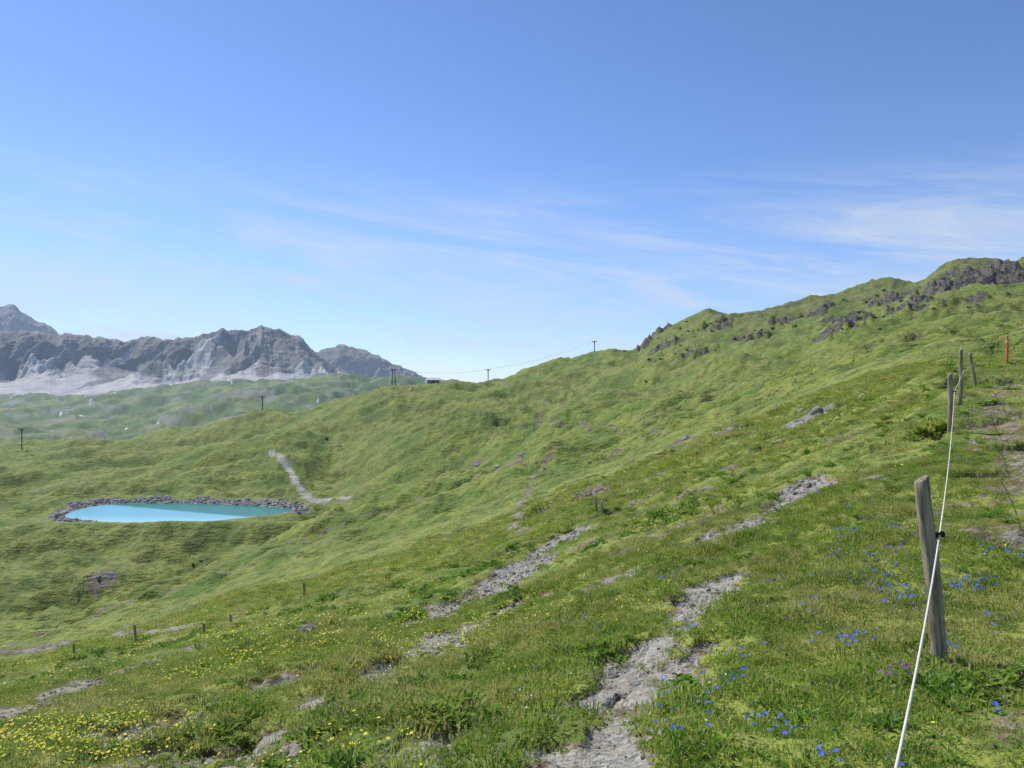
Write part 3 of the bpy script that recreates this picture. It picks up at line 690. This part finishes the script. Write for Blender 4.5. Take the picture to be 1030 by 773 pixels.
# ---------------------------------------------------------------- power line poles on the crest
def power_pole(px,py,hpx,Yf,twin=False):
    a_,b_=Yf if Yf else hit(px,py,200)
    h=hpx*b_/F; z0=ground(a_,b_)
    root=bpy.data.objects.new("utility_pole",None); link(root); root.location=(a_,b_,z0); w=.22*b_/400
    for s in ((-.9,.9) if twin else (0,)):
        tube("mast",[(s*1.3,0,-1),(s*.8,0,h)],w,M_polew,root)
    tube("crossarm",[(-1.9,0,h*.95),(1.9,0,h*.95)],w*.7,M_polew,root)
    tube("brace",[(-1.0,0,h*.94),(0,0,h*.80),(1.0,0,h*.94)],w*.4,M_polew,root)
    for s in (-1.7,0,1.7): tube("insulator",[(s,0,h*.95),(s,0,h*.95+.6)],w*.45,M_steel,root)
    return Vector((a_,b_,z0+h*.95+.6))
poles=[power_pole(22,453,22,None),power_pole(264,417,14,crest_at(264,380,520)),power_pole(396,391,16,crest_at(396,380,520),True),power_pole(491,382,11,crest_at(491,400,560)),power_pole(598,358.5,10,crest_at(598,440,640))]
for s in (-1.7,1.7):
    pp=[]
    for a_,b_ in zip(poles[:-1],poles[1:]): pp+=sagline(a_+Vector((s,0,0)),b_+Vector((s,0,0)),3.0)
    tube("power_line_cable",pp,.03,M_black,None,1)
a_,b_=crest_at(436,380,520); root=bpy.data.objects.new("mountain_hut",None); link(root); root.location=(a_,b_-1,ground(a_,b_-1)+.4)
M_hw=flat_mat("hut_grey_boards",(0.35,0.33,0.30)); M_rf=flat_mat("hut_metal_roof",(0.60,0.61,0.62),.4); M_gl=flat_mat("hut_window_glass",(0.04,0.05,0.06),.1)
def box(name,x0,x1,y0,y1,z0,z1,mat,par):
    V=[(x,y,z) for x in(x0,x1) for y in (y0,y1) for z in (z0,z1)]; Fc=[(0,1,3,2),(4,6,7,5),(0,4,5,1),(2,3,7,6),(0,2,6,4),(1,5,7,3)]
    return link(bpy.data.objects.new(name,mesh_from(name,V,Fc,[mat])),par)
box("walls",-4,4,-2.2,2.2,-1.8,1.9,M_hw,root)
V=[(-4.6,-2.8,1.8),(4.6,-2.8,1.8),(4.6,0,3.3),(-4.6,0,3.3),(-4.6,2.8,1.8),(4.6,2.8,1.8)]; link(bpy.data.objects.new("roof",mesh_from("roof",V,[(0,1,2,3),(3,2,5,4),(0,3,4),(1,5,2)],[M_rf])),root)
for xw in (-2.6,2.2): box("window",xw,xw+.9,-2.23,-2.203,.6,1.4,M_gl,root)
box("door",-.3,.6,-2.23,-2.203,-.3,1.6,M_polew,root)
hx,hy=hit(935,440); r2=random.Random(5); V=[];Fc=[]
for j in range(9):
    ox_,oy_=r2.uniform(-.3,.3),r2.uniform(-.2,.2); v,f=rosette(14,.2,.42,.12,r2,1.1); kk=len(V); zz=r2.uniform(0,.18)
    V+=[(a0+ox_,b0+oy_,c0+zz) for a0,b0,c0 in v]; Fc+=[tuple(q+kk for q in ff) for ff in f]
M_lp=leaf_mat("hellebore_leaves",(0.30,0.40,0.07),(0.36,0.44,0.08),(0.38,0.42,0.09))
o=bpy.data.objects.new("large_leaf_plant",mesh_from("large_leaf_plant",V,Fc,[M_lp],None,True)); link(o); o.location=(hx,hy,ground(hx,hy))

# ---------------------------------------------------------------- light
sd=Vector((-0.50,0.45,0.735)).normalized()
el=math.asin(sd.z); az=math.atan2(sd.x,sd.y)
L=bpy.data.lights.new("sun",'SUN'); L.energy=5.0; L.angle=math.radians(.5); L.color=(1,.96,.88)
lo=bpy.data.objects.new("sun",L); link(lo); lo.rotation_euler=sd.to_track_quat('Z','Y').to_euler()
W=bpy.data.worlds.new("World"); scene.world=W; W.use_nodes=True; nt=NT(W.node_tree); bg=W.node_tree.nodes['Background']
sky=nt.node('ShaderNodeTexSky'); sky.sky_type='NISHITA'; sky.sun_disc=False; sky.sun_elevation=el; sky.sun_rotation=az; sky.altitude=1800; sky.air_density=1.0; sky.dust_density=0.5; sky.ozone_density=1.5
tcw=nt.node('ShaderNodeTexCoord'); sp=nt.node('ShaderNodeSeparateXYZ'); nt.l.new(tcw.outputs['Generated'],sp.inputs[0])
azn=nt.math('ARCTAN2',sp.outputs[0],sp.outputs[1]); hl=nt.math('SQRT',nt.math('ADD',nt.math('MULTIPLY',sp.outputs[0],sp.outputs[0]),nt.math('MULTIPLY',sp.outputs[1],sp.outputs[1])))
eln=nt.math('DIVIDE',sp.outputs[2],hl)
def cv(ax,ay,rot,tilt=.10,off=0):
    cb=nt.node('ShaderNodeCombineXYZ'); nt.l.new(nt.math('ADD',nt.math('MULTIPLY',azn,ax),nt.math('MULTIPLY',eln,rot)),cb.inputs[0]); nt.l.new(nt.math('ADD',nt.math('MULTIPLY',eln,ay),nt.math('MULTIPLY',azn,ay*tilt)),cb.inputs[1]); cb.inputs[2].default_value=off; return cb.outputs[0]
s1=nt.noise(cv(2.2,13,1.0,.12),1.0,7,.62,.6); s2=nt.noise(cv(1.6,5,0,.05,3.1),1.3,2,.5)
s3=nt.noise(cv(3.5,24,2.0,.16,7.7),1.0,7,.6,.8)
band=nt.math('MULTIPLY',nt.ramp(eln,.01,.06),nt.ramp(eln,.30,.14))
cl=nt.math('MULTIPLY',nt.math('ADD',nt.ramp(s1,.40,.70),nt.ramp(s3,.46,.70,0,.8)),nt.ramp(s2,.28,.50))
cl=nt.math('MULTIPLY',cl,band)
veil=nt.math('MULTIPLY',nt.ramp(nt.noise(cv(1.5,6,.5),1.0,4,.6),.35,.75,0,.18),nt.ramp(eln,.42,.04))
tot=nt.math('ADD',nt.math('MULTIPLY',cl,.75),veil,True)
skc=nt.mix(1.0,sky.outputs[0],(0.88,1.0,1.26),'MULTIPLY')
skc=nt.mix(nt.ramp(eln,.30,0,0,.35),skc,(2.6,3.9,6.3))
fc=nt.mix(tot,skc,(4.8,5.5,6.6))
nt.l.new(fc,bg.inputs['Color']); bg.inputs['Strength'].default_value=.13
# ---------------------------------------------------------------- camera
cam=bpy.data.cameras.new("camera"); cam.sensor_width=36; cam.lens=36*F/1030; cam.clip_start=.05; cam.clip_end=30000
co=bpy.data.objects.new("camera",cam); link(co); co.location=(0,0,0); co.rotation_euler=(math.pi/2,0,0); scene.camera=co
scene.view_settings.view_transform='Standard'; scene.view_settings.look='None'; scene.view_settings.exposure=0
